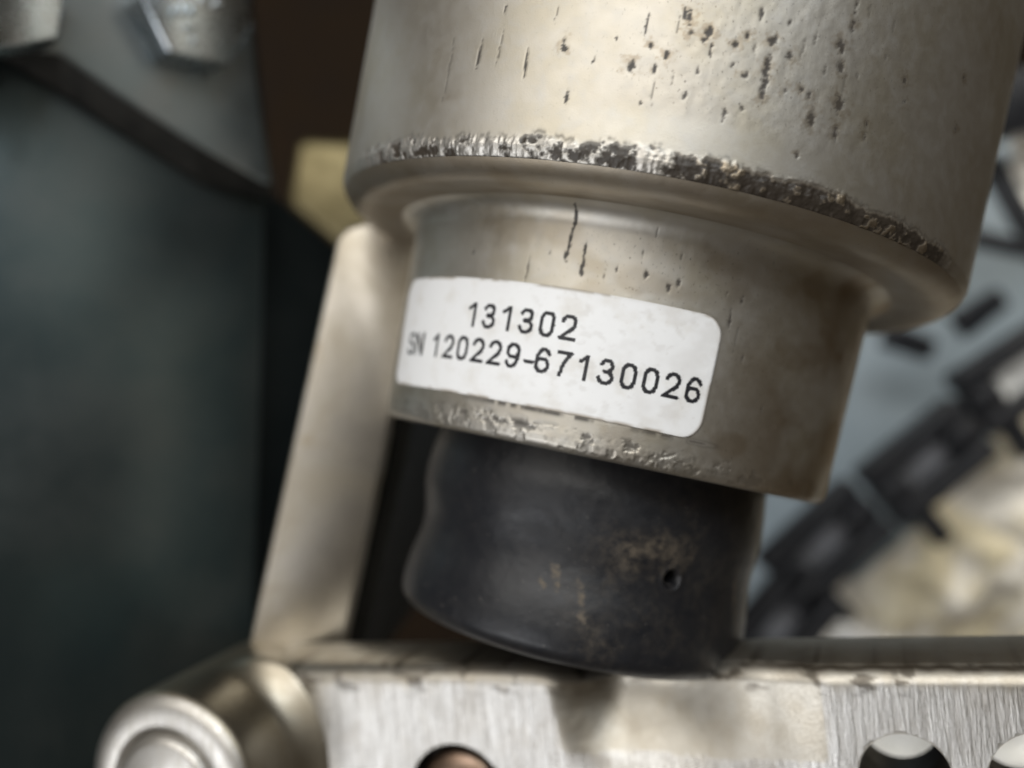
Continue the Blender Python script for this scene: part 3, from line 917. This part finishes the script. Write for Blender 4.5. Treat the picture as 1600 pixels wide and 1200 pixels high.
for (hx_, hy_, hr_, dep) in HOLES[:2]:
    c = on_plane(hx_, hy_, P0l, N) - N * (THK + 0.05)
    lathe('bushing', [(hr_, 0), (hr_, -5.0), (hr_ + 1.6, -5.0), (hr_ + 1.6, 0)], c, N, M['hole'], lever, 56)
# pin sitting in the left hole
c = on_plane(716, 1243, P0l, N)
lathe('pin_head', [(0.05, 0.2), (2.5, 0.05), (4.0, -0.35), (4.7, -0.9), (4.85, -1.6), (4.85, -3.9)], c + N * 0.1, N, M['pin'], lever, 48)
# round boss standing proud at the left end
Fb = px(258, 1238, 103.0)
hb = float(np.dot(Fb - P0l, N))
def make_boss():
    hh = np.concatenate([[-hb - THK], np.linspace(-hb - 0.4, -hb + 5.0, 22), [-3.0, -1.6], -1.5 + 0.9 * np.sin(np.linspace(0.1, 1.0, 8))])
    ph = np.linspace(0, 2 * math.pi, 128, endpoint=False)
    PH, HH = np.meshgrid(ph, hh)
    toward = np.cos(PH)                          # 1 on the side facing along the bar
    fl = 3.2 * np.clip(1 - (HH + hb) / 3.6, 0, 1) ** 2.2
    rr2 = 10.75 - 0.2 * sst(-4, 0, HH) - 1.3 * np.clip((HH + 1.5) / 1.3, 0, 1) ** 2 + fl * sst(0.05, 0.75, toward) * (HH > -hb - 1)
    return Fb + N * HH[..., None] + rr2[..., None] * (T * np.cos(PH)[..., None] + W * np.sin(PH)[..., None])


boss = grid_obj('boss', make_boss(), M['boss'], lever, wrap=True)
fp = [(10.28, -0.76), (9.95, -0.45), (9.5, -0.22), (8.9, -0.06), (8.2, 0.0), (7.3, 0.0), (6.85, -0.12), (6.55, -0.6), (6.5, -1.4)]
lathe('boss_face', fp, Fb, N, M['boss_face'], boss, 96)
lathe('pivot_pin', [(6.4, -1.5), (6.25, -0.2), (5.9, 0.3), (5.2, 0.55), (0.05, 0.65)], Fb, N, M['boss_face'], boss, 72)
lathe('rear_face', [(10.7, -hb - THK), (0.1, -hb - THK)], Fb, N, M['boss'], boss, 48)

# ================================================================== background at the right
n_p = unit([-0.10, -1, 0.05])
P0p = px(1400, 600, 285)
f = [(1080, 120), (1590, 190), (1900, 260), (1900, 1250), (1080, 1250)]
fr = [on_plane(x, y, P0p, n_p) for x, y in f]
o = solid('painted_panel', fr, [q - n_p * 3 for q in fr], M['panel'], bevel=0.8)
tag(o, 'blurred blue grey painted panel behind the right edge of the cylinder', 'panel')


def cloth(name, left, right, depth, amp, mat, label, cat, seed, n=90, m=70, fs=0.05, kind=None):
    """crumpled sheet between two pixel polylines (top to bottom), facing the camera"""
    t = np.linspace(0, 1, n)
    def along(poly):
        poly = np.array(poly, float); k = np.linspace(0, 1, len(poly))
        return np.stack([np.interp(t, k, poly[:, 0]), np.interp(t, k, poly[:, 1])], -1)
    A, B = along(left), along(right)
    u = np.linspace(0, 1, m)
    XY = A[:, None] * (1 - u)[None, :, None] + B[:, None] * u[None, :, None]
    XY = XY + 14 * (np.stack([fbm(XY[..., 0] * 0.02, XY[..., 1] * 0.02, 3, seed + 1), fbm(XY[..., 0] * 0.02, XY[..., 1] * 0.02, 3, seed + 2)], -1) - 0.5)
    X, Y = (XY[..., 0] - 800) / FPX, (600 - XY[..., 1]) / FPX
    xm, zm = X * depth, Y * depth
    rid = 1 - np.abs(2 * fbm(xm * fs, zm * fs, 4, seed) - 1) * 2.2
    D = depth - amp * rid - amp * 0.8 * (fbm(xm * fs * 0.5, zm * fs * 0.5, 2, seed + 7) - 0.5)
    P_ = np.stack([X * depth, D, Y * depth], -1)
    o_ = grid_obj(name, P_, mat, None, flip=True)
    md_ = o_.modifiers.new('thickness', 'SOLIDIFY'); md_.thickness = 0.8 * MM
    tag(o_, label, cat)
    return o_


cloth('cleaning_rag', [(1660, 480), (1570, 625), (1490, 735), (1400, 835), (1320, 905), (1240, 965), (1200, 1080), (1200, 1250)], [(1900, 470), (1900, 1250)], 262, 12, M['rag'], 'crumpled cream and yellow stained rag at right behind the lever', 'rag', 131, fs=0.03)
cloth('white_cloth', [(1300, 965), (1290, 1010), (1280, 1060), (1270, 1300)], [(1420, 1010), (1800, 1060), (1800, 1120), (1800, 1300)], 205, 7, M['paper'], 'white cloth under the lever, showing through its round holes', 'cloth', 141)
cloth('paper_scrap', [(1552, 205), (1560, 250), (1590, 330)], [(1780, 150), (1780, 250), (1760, 300)], 250, 8, M['paper'], 'small white scrap beside the upper right edge of the barrel', 'paper', 151, 40, 40)
cloth('paper_scrap', [(1575, 540), (1545, 590), (1560, 625)], [(1700, 520), (1700, 570), (1690, 640)], 236, 6, M['paper'], 'small white scrap right of the black chain', 'paper', 161, 40, 40)

# black plastic cable chain running down to the left
CD = 234.0
chain = thing('cable_chain', px(1230, 1010, CD), 'black plastic cable chain of open rectangular links running diagonally at right', 'chain')
along = unit(px(1285, 850, CD) - px(1445, 722, CD)); nrm = np.array([0, -1.0, 0.0]); side = unit(np.cross(along, nrm))
if side[0] < 0: side = -side                   # towards lower right


def chain_link(cpx, sl, sw, deep, wl, ww_, spin):
    c = px(cpx[0], cpx[1], CD)
    a_, s_ = along, side
    ca, sa = math.cos(R(spin)), math.sin(R(spin))
    A, S_ = a_ * ca + s_ * sa, s_ * ca - a_ * sa
    L_ = []
    parts = [(0, -(sw + ww_) / 2, sl, (sw - ww_) / 2), (0, (sw + ww_) / 2, sl, (sw - ww_) / 2), (-(sl + wl) / 2, 0, (sl - wl) / 2, ww_), ((sl + wl) / 2, 0, (sl - wl) / 2, ww_)]
    v, fcs = [], []
    bm_ = bmesh.new()
    org = base_of(chain)
    for (x_, y_, hx2, hy2) in parts:
        q = [c + A * (x_ + i * hx2 * 0.998) + S_ * (y_ + j2 * hy2 * 0.998) + nrm * (k2 * deep) - org for k2 in (1, -1) for i, j2 in ((-1, -1), (1, -1), (1, 1), (-1, 1))]
        vs = [bm_.verts.new(p_) for p_ in q]
        for fidx in ((0, 1, 2, 3), (7, 6, 5, 4), (0, 4, 5, 1), (1, 5, 6, 2), (2, 6, 7, 3), (3, 7, 4, 0)): bm_.faces.new([vs[i] for i in fidx])
    bmesh.ops.recalc_face_normals(bm_, faces=bm_.faces)
    bmesh.ops.bevel(bm_, geom=list(bm_.edges), offset=1.5, segments=3, profile=0.5, affect='EDGES')
    lk = bm_obj('link', bm_, M['plastic'], chain, org)
    # floor of the link, a paler inner plate
    q = [c + A * (i * wl * 1.05) + S_ * (j2 * ww_ * 1.05) - nrm * (deep * 0.4) for i, j2 in ((-1, -1), (1, -1), (1, 1), (-1, 1))]
    solid('inner_plate', q, [p_ - nrm * 1.2 for p_ in q], M['linkfloor'], lk)
    q = [c + A * (sl * 0.55 + i * 2.4) + S_ * (sw * 0.9 + (j2 + 1) * 5.0) for i, j2 in ((-1, -1), (1, -1), (1, 1), (-1, 1))]
    solid('joint_tab', [p_ + nrm * 2.5 for p_ in q], [p_ - nrm * 2.5 for p_ in q], M['plastic'], lk, bevel=0.7)
    return lk


for cpx, spin in (((1590, 585), -6), ((1445, 722), 0), ((1287, 850), 4), ((1212, 985), 12)):
    chain_link(cpx, 15.0, 9.0, 4.5, 6.6, 3.7, spin)


def bar(name, p0, p1, d0, d1, wid, thick, label):
    A, B = px(*p0, d0), px(*p1, d1)
    t_ = unit(B - A); s_ = unit(np.cross(t_, [0, -1, 0])) * wid / 2
    fr_ = [A - s_, B - s_ * 0.8, B + s_ * 0.8, A + s_]
    o_ = solid(name, fr_, [q + np.array([0, thick, 0]) for q in fr_], M['plastic'], None, bevel=0.9)
    return tag(o_, label, 'strap')


bar('plastic_strap', (1548, 240), (1640, 410), 240, 236, 6.0, 4, 'black strap slanting down to the right edge beside the barrel')
bar('plastic_strap', (1520, 368), (1660, 400), 238, 236, 5.0, 4, 'short level black strap at the right edge below the slanting one')
bar('plastic_clip', (1500, 512), (1572, 462), 246, 246, 7.5, 4, 'black clip on the panel near the right corner of the shoulder')
bar('plastic_clip', (1385, 520), (1462, 548), 262, 262, 8.0, 4, 'black clip on the panel just under the shoulder')
bar('dark_fitting', (1540, 170), (1700, 130), 225, 225, 16, 10, 'dark fitting at the right edge beside the barrel top')
